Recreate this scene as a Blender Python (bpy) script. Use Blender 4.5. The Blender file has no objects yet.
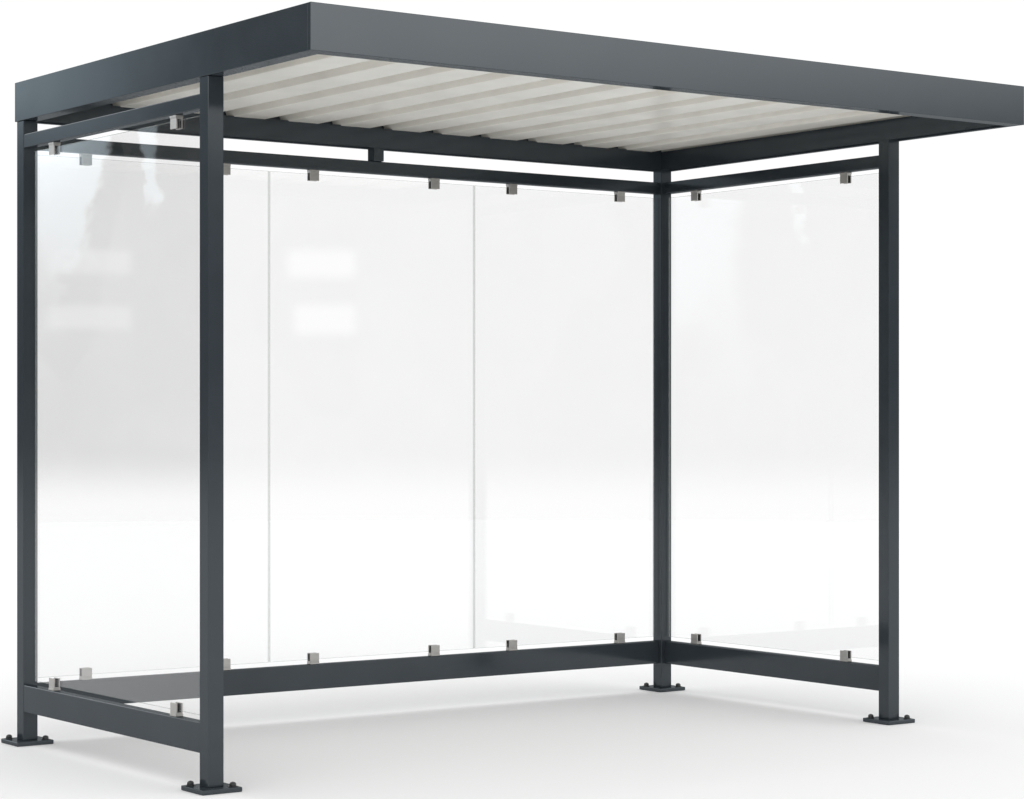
import bpy, bmesh, math
from mathutils import Matrix, Vector

S = 0.75                       # drawing units -> metres
sc = bpy.context.scene
C = sc.collection

# ------------------------------------------------------------------ helpers
def nodes_of(name):
    m = bpy.data.materials.new(name); m.use_nodes = True
    nt = m.node_tree; nt.nodes.clear()
    out = nt.nodes.new('ShaderNodeOutputMaterial')
    return m, nt, out

def math_node(nt, op, a, b=None, clamp=False):
    n = nt.nodes.new('ShaderNodeMath'); n.operation = op; n.use_clamp = clamp
    for i, v in enumerate((a, b)):
        if v is None: continue
        if isinstance(v, (int, float)): n.inputs[i].default_value = v
        else: nt.links.new(v, n.inputs[i])
    return n.outputs[0]

def smooth(nt, v, a, b, lo=0.0, hi=1.0):
    n = nt.nodes.new('ShaderNodeMapRange'); n.interpolation_type = 'SMOOTHSTEP'
    n.inputs['From Min'].default_value = a; n.inputs['From Max'].default_value = b
    n.inputs['To Min'].default_value = lo; n.inputs['To Max'].default_value = hi
    nt.links.new(v, n.inputs['Value'])
    return n.outputs['Result']

def principled(name, col, rough, metallic=0.0, spec=0.5, var=0.12, bump=0.0, scale=30.0, rvar=0.05, stretch=(1, 1, 1)):
    m, nt, out = nodes_of(name)
    b = nt.nodes.new('ShaderNodeBsdfPrincipled')
    tc = nt.nodes.new('ShaderNodeTexCoord')
    mp = nt.nodes.new('ShaderNodeMapping'); mp.inputs['Scale'].default_value = stretch
    nt.links.new(tc.outputs['Object'], mp.inputs['Vector'])
    nz = nt.nodes.new('ShaderNodeTexNoise'); nz.inputs['Scale'].default_value = scale
    nz.inputs['Detail'].default_value = 5
    nt.links.new(mp.outputs['Vector'], nz.inputs['Vector'])
    rp = nt.nodes.new('ShaderNodeValToRGB')
    rp.color_ramp.elements[0].position = .3; rp.color_ramp.elements[1].position = .7
    rp.color_ramp.elements[0].color = (*[c*(1-var) for c in col], 1)
    rp.color_ramp.elements[1].color = (*[c*(1+var) for c in col], 1)
    nt.links.new(nz.outputs['Fac'], rp.inputs['Fac'])
    nt.links.new(rp.outputs['Color'], b.inputs['Base Color'])
    nt.links.new(smooth(nt, nz.outputs['Fac'], .25, .75, rough-rvar, rough+rvar), b.inputs['Roughness'])
    b.inputs['Metallic'].default_value = metallic
    b.inputs['Specular IOR Level'].default_value = spec
    if bump:
        n2 = nt.nodes.new('ShaderNodeTexNoise'); n2.inputs['Scale'].default_value = 420
        nt.links.new(tc.outputs['Object'], n2.inputs['Vector'])
        bp = nt.nodes.new('ShaderNodeBump'); bp.inputs['Strength'].default_value = bump
        bp.inputs['Distance'].default_value = .0006
        nt.links.new(n2.outputs['Fac'], bp.inputs['Height'])
        nt.links.new(bp.outputs['Normal'], b.inputs['Normal'])
    nt.links.new(b.outputs[0], out.inputs[0])
    return m

def make_metal(name, col, rough, f0, f1, pw):
    """powder coat: diffuse base under a thin satin layer whose sheen rises only a little at grazing angles"""
    m, nt, out = nodes_of(name)
    tc = nt.nodes.new('ShaderNodeTexCoord')
    nz = nt.nodes.new('ShaderNodeTexNoise'); nz.inputs['Scale'].default_value = 5; nz.inputs['Detail'].default_value = 5
    nt.links.new(tc.outputs['Object'], nz.inputs['Vector'])
    n2 = nt.nodes.new('ShaderNodeTexNoise'); n2.inputs['Scale'].default_value = 420
    nt.links.new(tc.outputs['Object'], n2.inputs['Vector'])
    bp = nt.nodes.new('ShaderNodeBump'); bp.inputs['Strength'].default_value = .02; bp.inputs['Distance'].default_value = .0006
    nt.links.new(n2.outputs['Fac'], bp.inputs['Height'])
    rp = nt.nodes.new('ShaderNodeValToRGB')
    rp.color_ramp.elements[0].position = .3; rp.color_ramp.elements[1].position = .7
    rp.color_ramp.elements[0].color = (*[c*.94 for c in col], 1); rp.color_ramp.elements[1].color = (*[c*1.06 for c in col], 1)
    nt.links.new(nz.outputs['Fac'], rp.inputs['Fac'])
    df = nt.nodes.new('ShaderNodeBsdfDiffuse'); nt.links.new(rp.outputs['Color'], df.inputs['Color'])
    gl = nt.nodes.new('ShaderNodeBsdfGlossy'); gl.inputs['Color'].default_value = (.92, .97, 1, 1)
    nt.links.new(smooth(nt, nz.outputs['Fac'], .25, .75, rough-.015, rough+.015), gl.inputs['Roughness'])
    for b in (df, gl): nt.links.new(bp.outputs['Normal'], b.inputs['Normal'])
    lw = nt.nodes.new('ShaderNodeLayerWeight'); lw.inputs['Blend'].default_value = .5
    f = math_node(nt, 'ADD', math_node(nt, 'MULTIPLY', math_node(nt, 'POWER', lw.outputs['Facing'], pw), f1), f0, clamp=True)
    mx = nt.nodes.new('ShaderNodeMixShader')
    nt.links.new(f, mx.inputs[0]); nt.links.new(df.outputs[0], mx.inputs[1]); nt.links.new(gl.outputs[0], mx.inputs[2])
    nt.links.new(mx.outputs[0], out.inputs[0])
    return m
MET = make_metal('anthracite_powder_coat', (.027, .034, .040), .12, .042, .09, 3.0)
CEIL = make_metal('cream_coated_sheet', (.71, .69, .63), .22, .03, .29, 4.0)
STEEL = principled('brushed_stainless', (.40, .39, .375), .34, metallic=.75, var=.06, scale=60, stretch=(1, 1, 8))
RUBBER = principled('black_rubber', (.012, .012, .012), .6, var=.1)
BOLT = principled('black_oxide_bolt', (.009, .010, .011), .38, var=.1)
FLOOR = principled('white_studio_floor', (.878, .880, .883), .9, spec=.0, var=.004, scale=.6)

GMIX = .10                       # share of the pane that refracts (slows stray light) against plain see-through
def make_glass():
    m, nt, out = nodes_of('clear_glass')
    lw = nt.nodes.new('ShaderNodeLayerWeight'); lw.inputs['Blend'].default_value = .5
    f = math_node(nt, 'POWER', lw.outputs['Facing'], 5.0)
    f = math_node(nt, 'ADD', math_node(nt, 'MULTIPLY', f, .95), .056, clamp=True)
    tr = nt.nodes.new('ShaderNodeBsdfTransparent'); tr.inputs['Color'].default_value = (.976, .9765, .9765, 1)
    gl = nt.nodes.new('ShaderNodeBsdfGlossy'); gl.inputs['Roughness'].default_value = .01
    gl.inputs['Color'].default_value = (1, 1, 1, 1)
    mx = nt.nodes.new('ShaderNodeMixShader')
    nt.links.new(f, mx.inputs[0]); nt.links.new(tr.outputs[0], mx.inputs[1]); nt.links.new(gl.outputs[0], mx.inputs[2])
    rf = nt.nodes.new('ShaderNodeBsdfRefraction'); rf.inputs['IOR'].default_value = 1.0; rf.inputs['Roughness'].default_value = 0
    m2 = nt.nodes.new('ShaderNodeMixShader'); m2.inputs[0].default_value = GMIX
    nt.links.new(mx.outputs[0], m2.inputs[1]); nt.links.new(rf.outputs[0], m2.inputs[2])
    nt.links.new(m2.outputs[0], out.inputs[0])
    return m
def make_edge():
    m, nt, out = nodes_of('glass_cut_edge')
    tr = nt.nodes.new('ShaderNodeBsdfTransparent'); tr.inputs['Color'].default_value = (.93, .95, .94, 1)
    df = nt.nodes.new('ShaderNodeBsdfDiffuse'); df.inputs['Color'].default_value = (.5, .52, .51, 1)
    mx = nt.nodes.new('ShaderNodeMixShader'); mx.inputs[0].default_value = .35
    nt.links.new(tr.outputs[0], mx.inputs[1]); nt.links.new(df.outputs[0], mx.inputs[2])
    nt.links.new(mx.outputs[0], out.inputs[0])
    return m
GLASS = make_glass(); EDGE = make_edge()

def bevel(bm, w, seg=2):
    if w:
        bmesh.ops.bevel(bm, geom=list(bm.edges), offset=w, segments=seg, affect='EDGES', profile=.5, clamp_overlap=True)

def box(x0, x1, y0, y1, z0, z1, bev=0.0, seg=2):
    bm = bmesh.new()
    bmesh.ops.create_cube(bm, size=1)
    for v in bm.verts:
        v.co = Vector((x0+(v.co.x+.5)*(x1-x0), y0+(v.co.y+.5)*(y1-y0), z0+(v.co.z+.5)*(z1-z0)))
    bevel(bm, bev, seg)
    return bm

def merge(dst, src, mat=0):
    me = bpy.data.meshes.new('tmp'); src.to_mesh(me)
    n = len(dst.faces)
    dst.from_mesh(me); bpy.data.meshes.remove(me); src.free()
    dst.faces.ensure_lookup_table()
    for f in dst.faces[n:]: f.material_index = mat
    return dst

def prism(prof, axis, a, b):
    """extrude a closed 2-D profile along x ('x': prof in y,z) or y ('y': prof in x,z)"""
    bm = bmesh.new()
    mk = (lambda p, t: (t, p[0], p[1])) if axis == 'x' else (lambda p, t: (p[0], t, p[1]))
    v0 = [bm.verts.new(mk(p, a)) for p in prof]; v1 = [bm.verts.new(mk(p, b)) for p in prof]
    n = len(prof)
    for i in range(n): bm.faces.new((v0[i], v0[(i+1) % n], v1[(i+1) % n], v1[i]))
    bm.faces.new(v0[::-1]); bm.faces.new(v1)
    bmesh.ops.recalc_face_normals(bm, faces=bm.faces)
    return bm

def obj(name, bm, mats, parent=None, loc=(0, 0, 0), rot=None):
    for v in bm.verts: v.co *= S
    me = bpy.data.meshes.new(name); bm.to_mesh(me); bm.free()
    for m in (mats if isinstance(mats, (list, tuple)) else [mats]): me.materials.append(m)
    o = bpy.data.objects.new(name, me); C.objects.link(o)
    o.location = Vector(loc)*S
    if rot: o.rotation_euler = rot
    o.parent = parent
    return o

def copy(o, parent, loc, rot=None):
    c = o.copy(); C.objects.link(c); c.parent = parent; c.location = Vector(loc)*S
    if rot is not None: c.rotation_euler = rot
    return c

# ------------------------------------------------------------------ dimensions (fitted to the photograph)
p = .07; L = 3.8796; W = 1.8296
RI = .046                                    # rail depth
B0, B1, U0, U1 = .1421, .2667, 2.7458, 2.809 # lower / upper rail heights
R0, R1 = 2.8738, 3.055                       # roof edge
X0, X1, Y0, Y1 = -.004, L+.018, -.799, W+.0176
SH = 2.972                                   # underside of the roof sheet
LIP = .078

shelter = bpy.data.objects.new('shelter', None); C.objects.link(shelter)
shelter['label'] = 'dark grey steel shelter with open front, clear glass walls and flat overhanging roof'
shelter['category'] = 'shelter'
shelter.empty_display_size = .3

# ------------------------------------------------------------------ posts (> base plate > nothing deeper)
def bolt_bm():
    bm = bmesh.new()
    def cyl(r0, r1, z0, z1, n, rot=0):
        c = bmesh.new()
        bmesh.ops.create_cone(c, cap_ends=True, segments=n, radius1=r0, radius2=r1, depth=z1-z0)
        bmesh.ops.rotate(c, verts=c.verts, cent=(0, 0, 0), matrix=Matrix.Rotation(rot, 3, 'Z'))
        for v in c.verts: v.co.z += (z0+z1)/2
        merge(bm, c)
    cyl(.0190, .0190, 0, .0025, 20)                 # washer
    cyl(.0155, .0150, .0025, .0105, 6, .4)          # hexagon
    for a, b, z0, z1 in ((.0138, .0128, .0105, .0140), (.0128, .0095, .0140, .0175), (.0095, .0025, .0175, .0198)):
        cyl(a, b, z0, z1, 16)                       # domed cap
    return bm

PT, PB = .011, -.008
def make_post(name, ztop, cx, cy):
    bm = box(-p/2-.001, p/2+.001, -p/2-.001, p/2+.001, PT, ztop, .0028, 2)
    o = obj(name, bm, MET, shelter, (cx, cy, 0))
    return o
H = .091
post_spots = [(p/2, p/2, R0-.001), (p/2, W-p/2, R0-.001), (L-p/2, W-p/2, R0+.03), (L-p/2, p/2, R0+.03)]
plate0 = bolt0 = None
for cx, cy, zt in post_spots:
    po = make_post('post', zt, cx, cy)
    if plate0 is None:
        plate0 = obj('base_plate', box(-H, H, -H, H, PB, PT, .003, 2), MET, po)
        # fillet weld where the post meets the plate
        bolt0 = obj('anchor_bolt', bolt_bm(), BOLT, po, (-.0625, .0625, PT))
        copy(bolt0, po, (.0625, -.0625, PT))
    else:
        copy(plate0, po, (0, 0, 0))
        copy(bolt0, po, (-.0625, .0625, PT)); copy(bolt0, po, (.0625, -.0625, PT))

# ------------------------------------------------------------------ rails
bv = .004
def rail(name, x0, x1, y0, y1, z0, z1): obj(name, box(x0, x1, y0, y1, z0, z1, bv, 2), MET, shelter)
e = .001
for nm, z0, z1 in (('lower_rail', B0, B1), ('upper_rail', U0, U1)):
    rail(nm, .001, .001+RI, p-e, W-p+e, z0, z1)
    rail(nm, L-.001-RI, L-.001, p-e, W-p+e, z0, z1)
    rail(nm, p-e, L-p+e, W-.001-RI, W-.001, z0, z1)
obj('strut', box(1.925, 1.986, W-.062, W-.002, U1+.0005, R0+.02, .003), MET, shelter)

# ------------------------------------------------------------------ glass panes and their clamps
GT = .0125
ZC = [U0-.0005, B1+.0005]
GZ0, GZ1 = B1+.024, U0-.022
def pane_bm(length):
    bm = box(-length/2, length/2, -GT/2, GT/2, GZ0, GZ1, .0008, 1)
    bm.normal_update()
    for f in bm.faces: f.material_index = 0 if abs(f.normal.y) > .9 else 1
    return bm
CW, CD, CH, FD = .052, .031, .055, .036
def clamp_bm():                                 # a U-shaped clamp hanging down from z=0 on a wider foot, glass in the slot
    g = .0092
    bm = bmesh.new()
    merge(bm, box(-CW/2, CW/2, -CD/2, -g, -CH, -.0162, .0012), 0)
    merge(bm, box(-CW/2, CW/2, g, CD/2, -CH, -.0162, .0012), 0)
    merge(bm, box(-CW/2, CW/2, -CD/2, CD/2, -.0160, -.0102, .0008), 0)
    merge(bm, box(-CW/2, CW/2, -FD/2, FD/2, -.0100, 0, .0012), 0)
    merge(bm, box(-CW/2+.002, CW/2-.002, -g+.0002, -GT/2-.0002, -CH+.003, -.0164, 0), 1)
    merge(bm, box(-CW/2+.002, CW/2-.002, GT/2+.0002, g-.0002, -CH+.003, -.0164, 0), 1)
    merge(bm, box(-CW/2+.0025, CW/2-.0025, -GT/2+.0002, GT/2-.0002, -.0212, -.0164, 0), 1)
    return bm
clamp0 = None
def glass(cx, cy, rz, length, offs):
    global clamp0
    g = obj('glass_pane', pane_bm(length), [GLASS, EDGE], shelter, (cx, cy, 0), (0, 0, rz))
    for o in offs:
        for k, zc in enumerate(ZC):
            rot = (0, 0, 0) if k == 0 else (math.pi, 0, 0)
            if clamp0 is None: clamp0 = obj('glass_clamp', clamp_bm(), [STEEL, RUBBER], g, (o, 0, zc), rot)
            else: copy(clamp0, g, (o, 0, zc), rot)
YB = W-.001-RI/2
glass((.088+1.3298)/2, YB, 0, 1.3298-.088, (-.372, .372))
glass((1.3358+2.5710)/2, YB, 0, 2.5710-1.3358, (-.366, .366))
glass((2.5770+L-.088)/2, YB, 0, L-.088-2.5770, (-.366, .366))
glass(.001+RI/2, .876, math.pi/2, 1.592, (-.5622, .6038))
glass(L-.001-RI/2, .9275, math.pi/2, 1.635, (-.5757, .5903))

# ------------------------------------------------------------------ roof
TH = .022
fb = .0025
# front board with an inward lip, left board with an inward lip, plain back and right boards
def lboard(axis, out, sgn, a, b):
    # L profile: web outside, lip turned inwards at the bottom
    pr = [(out, R0), (out+sgn*LIP, R0), (out+sgn*LIP, R0+.014), (out+sgn*TH, R0+.014), (out+sgn*TH, R1), (out, R1)]
    bm = prism(pr, axis, a, b)
    bevel(bm, .0016, 2)
    return bm
front = box(X0, X1, Y0, Y0+TH, R0, R1, .0016)
merge(front, box(X0+LIP+.0006, X1, Y0+TH-.0001, Y0+LIP, R0+.0004, R0+.014, 0))
obj('fascia', front, MET, shelter)
obj('fascia', lboard('y', X0, 1, Y0+TH+.0003, Y1), MET, shelter)
obj('fascia', box(X1-TH, X1, Y0+TH+.0005, Y1, R0, R1, fb), MET, shelter)
obj('fascia', box(X0+TH+.0005, X1-TH-.0005, Y1-TH, Y1, R0, R1, fb), MET, shelter)
# roof beams just inside the back and the right board
obj('roof_beam', box(L-p-.003, L-p-.0005, Y0+LIP+.001, W-p, R0+.001, SH+.004, .0006), MET, shelter)
obj('roof_beam', box(X0+LIP+.001, L-p-.004, W-p-.002, W-p+.0005, R0+.001, SH+.004, .0006), MET, shelter)

# trapezoidal roof sheet, ribs running front to back
def sheet():
    P, h, t = .3068, .046, .003
    base = 1.414
    xs = []
    for k in range(-6, 10):
        a = base+k*P
        for ph, z in ((.0, 0), (.585, 0), (.64, h), (.945, h)):
            xs.append((a+ph*P, z))
    x0, x1 = X0+TH+.001, X1-TH-.001
    def zat(x):
        for (a, za), (b, zb) in zip(xs, xs[1:]):
            if a <= x <= b: return za+(zb-za)*(x-a)/(b-a)
    pts = [(x0, zat(x0))]+[q for q in xs if x0 < q[0] < x1]+[(x1, zat(x1))]
    bm = bmesh.new()
    ya, yb = Y0+TH+.001, Y1-TH-.001
    lo = [(bm.verts.new((x, ya, SH+z)), bm.verts.new((x, yb, SH+z))) for x, z in pts]
    up = [(bm.verts.new((x, ya, SH+z+t)), bm.verts.new((x, yb, SH+z+t))) for x, z in pts]
    for i in range(len(pts)-1):
        bm.faces.new((lo[i][0], lo[i][1], lo[i+1][1], lo[i+1][0]))
        bm.faces.new((up[i][0], up[i+1][0], up[i+1][1], up[i][1]))
        bm.faces.new((lo[i][0], lo[i+1][0], up[i+1][0], up[i][0]))
        bm.faces.new((lo[i][1], up[i][1], up[i+1][1], lo[i+1][1]))
    bm.faces.new((lo[0][0], up[0][0], up[0][1], lo[0][1]))
    bm.faces.new((lo[-1][0], lo[-1][1], up[-1][1], up[-1][0]))
    bmesh.ops.recalc_face_normals(bm, faces=bm.faces)
    vert = [ed for ed in bm.edges if abs((ed.verts[0].co-ed.verts[1].co).y) > 1 and len(ed.link_faces) == 2
            and ed.calc_face_angle(0) > .3 and ed.calc_face_angle(0) < 1.5]
    bmesh.ops.bevel(bm, geom=vert, offset=.006, segments=3, affect='EDGES', profile=.5, clamp_overlap=True)
    return bm
obj('roof_sheet', sheet(), CEIL, shelter)['label'] = 'cream trapezoidal metal roof sheet seen from below'

# ------------------------------------------------------------------ ground
bm = bmesh.new()
bmesh.ops.create_circle(bm, cap_ends=True, segments=128, radius=25)
for v in bm.verts: v.co.x += L/2; v.co.y += W/2; v.co.z = PB-.001
g = obj('ground', bm, FLOOR); g['kind'] = 'structure'

# ------------------------------------------------------------------ world: white studio surround with a soft dim skyline behind and to the left
w = bpy.data.worlds.new('World'); sc.world = w; w.use_nodes = True
nt = w.node_tree; nt.nodes.clear()
out = nt.nodes.new('ShaderNodeOutputWorld'); bg = nt.nodes.new('ShaderNodeBackground')
nt.links.new(bg.outputs[0], out.inputs[0])
tc = nt.nodes.new('ShaderNodeTexCoord')
sp = nt.nodes.new('ShaderNodeSeparateXYZ'); nt.links.new(tc.outputs['Generated'], sp.inputs[0])
M = lambda op, a, b=None, clamp=False: math_node(nt, op, a, b, clamp)
DEG = 180/math.pi
az = M('MULTIPLY', M('ARCTAN2', sp.outputs['X'], sp.outputs['Y']), DEG)     # degrees to the right of +Y
el = M('MULTIPLY', M('ARCSINE', sp.outputs['Z']), DEG)
nz = nt.nodes.new('ShaderNodeTexNoise'); nz.inputs['Scale'].default_value = 38; nz.inputs['Detail'].default_value = 4
nt.links.new(tc.outputs['Generated'], nz.inputs['Vector'])
wob = M('SUBTRACT', nz.outputs['Fac'], .5)
def window(v, a, b, s):
    return M('MULTIPLY', smooth(nt, v, a-s, a+s), smooth(nt, v, b-s, b+s, 1, 0))
def rect(a0, a1, e0, e1, s=.12):
    return M('MULTIPLY', window(az, a0, a1, s), window(el, e0, e1, s))
azw = M('ADD', az, M('MULTIPLY', wob, 2.2))
elw = M('ADD', el, M('MULTIPLY', wob, 2.2))
# the white side that stands behind the shelter
front = M('MULTIPLY', smooth(nt, az, -19, -8), smooth(nt, az, 84, 100, 1, 0))
# skyline: dim from just under the horizon to about 10 degrees
dim = M('MULTIPLY', smooth(nt, el, -2.05, -.65), smooth(nt, M('SUBTRACT', elw, M('MULTIPLY', window(az, -65, 20, 5), 4.4)), 6.0, 7.9, 1, 0))
dim = M('MULTIPLY', dim, M('SUBTRACT', 1.0, front))
# gaps of pale sky between the dark masses
edge = M('SUBTRACT', -24.75, M('MULTIPLY', el, .28))                # the mass leans away as it rises
fine = nt.nodes.new('ShaderNodeTexNoise'); fine.inputs['Scale'].default_value = 150; fine.inputs['Detail'].default_value = 6
nt.links.new(tc.outputs['Generated'], fine.inputs['Vector'])
wob2 = M('SUBTRACT', fine.outputs['Fac'], .5)
rel = M('ADD', M('ADD', M('SUBTRACT', az, edge), M('MULTIPLY', wob, 1.5)), M('MULTIPLY', wob2, 1.1))
gapL = M('MULTIPLY', M('MULTIPLY', smooth(nt, rel, -.12, .22), smooth(nt, elw, 1.6, 5.0)),
         M('MAXIMUM', smooth(nt, az, -24.78, -24.62, 1, 0), M('MULTIPLY', smooth(nt, el, 6.6, 7.4), smooth(nt, az, -8, -3, 1, 0))))
gapR = M('MULTIPLY', M('MULTIPLY', smooth(nt, M('ADD', az, M('MULTIPLY', wob, 1.0)), -41.75, -41.2), smooth(nt, az, -36, -34, 1, 0)), smooth(nt, elw, .4, 4.6))
def slit(a0, a1, e0, lean):                      # a ragged gap between two crowns, wider at the top
    up_ = M('SUBTRACT', el, e0)
    c_ = M('ADD', az, M('ADD', M('MULTIPLY', wob2, .55), M('MULTIPLY', up_, lean)))
    return M('MULTIPLY', M('MULTIPLY', smooth(nt, c_, a0-.06, a0+.06), smooth(nt, c_, a1-.06, a1+.06, 1, 0)), smooth(nt, M('ADD', up_, M('MULTIPLY', wob2, 1.6)), 0, .7))
slits = M('MAXIMUM', slit(-27.62, -27.28, 4.8, -.05), slit(-43.0, -42.74, 4.2, -.06))
gaps = M('MAXIMUM', M('MAXIMUM', gapL, gapR), slits)
dark = M('MULTIPLY', dim, M('SUBTRACT', 1.0, M('MULTIPLY', gaps, .92)))
# lit windows
wins = M('MAXIMUM', rect(147.75, 149.35, 3.45, 4.1, .2), rect(147.75, 149.2, 2.1, 2.8, .2))
dark = M('MULTIPLY', dark, M('SUBTRACT', 1.0, M('MULTIPLY', wins, .85)))
faint = M('MAXIMUM', rect(-26.95, -25.0, 3.5, 4.05, .16), rect(-26.95, -25.0, 2.2, 2.75, .16))
dark = M('MULTIPLY', dark, M('SUBTRACT', 1.0, M('MULTIPLY', faint, .42)))
# brighter sky high up behind the camera
back = smooth(nt, M('ADD', M('MULTIPLY', sp.outputs['X'], -.17), M('MULTIPLY', sp.outputs['Y'], -.98)), -.35, .6)
sky = M('ADD', 1.03, M('MULTIPLY', M('MULTIPLY', back, M('MULTIPLY', smooth(nt, el, 6.5, 9), smooth(nt, el, 15, 30, 1, 0))), 2.4))
vst = nt.nodes.new('ShaderNodeMapping'); vst.inputs['Scale'].default_value = (26, 26, 8)
nt.links.new(tc.outputs['Generated'], vst.inputs['Vector'])
blk = nt.nodes.new('ShaderNodeTexVoronoi'); blk.distance = 'CHEBYCHEV'; blk.inputs['Scale'].default_value = 1.0
nt.links.new(vst.outputs['Vector'], blk.inputs['Vector'])
bsep = nt.nodes.new('ShaderNodeSeparateColor'); nt.links.new(blk.outputs['Color'], bsep.inputs[0])
masses = M('ADD', .0, M('ADD', M('MULTIPLY', bsep.outputs[0], .13), M('MULTIPLY', smooth(nt, nz.outputs['Fac'], .4, .7), .10)))
glow = M('MULTIPLY', window(az, -25.5, -6, 2.4), M('MULTIPLY', smooth(nt, el, 4.5, 8), smooth(nt, el, 22, 40, 1, 0)))
sky = M('ADD', sky, M('MULTIPLY', glow, 3.2))
val = M('ADD', M('MULTIPLY', sky, M('SUBTRACT', 1.0, dark)), M('MULTIPLY', dark, masses))
cmb = nt.nodes.new('ShaderNodeCombineColor')
tint = M('MULTIPLY', gaps, dim)
nt.links.new(M('MULTIPLY', val, M('SUBTRACT', 1.0, M('MULTIPLY', tint, .22))), cmb.inputs[0])
nt.links.new(M('MULTIPLY', val, M('SUBTRACT', 1.0, M('MULTIPLY', tint, .08))), cmb.inputs[1])
nt.links.new(val, cmb.inputs[2])
nt.links.new(cmb.outputs[0], bg.inputs['Color']); bg.inputs['Strength'].default_value = 1.0
w.cycles.sampling_method = 'MANUAL'; w.cycles.sample_map_resolution = 2048

# ------------------------------------------------------------------ overhead lamp
ld = bpy.data.lights.new('overhead_lamp', 'AREA'); ld.shape = 'DISK'; ld.size = 3.6
HL = 60.0; LAMP = .05
ld.energy = LAMP*math.pi*HL*HL
lo = bpy.data.objects.new('overhead_lamp', ld); C.objects.link(lo)
lo.location = (L/2*S, 2.6*S, HL)

# ------------------------------------------------------------------ camera
cd = bpy.data.cameras.new('camera'); cam = bpy.data.objects.new('camera', cd); C.objects.link(cam)
cam.location = Vector((-4.6551, -8.483, 1.48))*S
cam.rotation_euler = (math.pi/2, 0, -.6192)
cd.sensor_fit = 'HORIZONTAL'; cd.sensor_width = 36
cd.lens = 2392.72/1024*36
cd.shift_x = (512-490.17)/1024; cd.shift_y = (422.15-399.5)/1024
cd.clip_start = .1; cd.clip_end = 500
sc.camera = cam

sc.view_settings.view_transform = 'Standard'; sc.view_settings.look = 'None'
sc.cycles.caustics_refractive = False; sc.cycles.caustics_reflective = False
sc.view_settings.exposure = 0; sc.view_settings.gamma = 1
sc.render.resolution_x = 1024; sc.render.resolution_y = 799
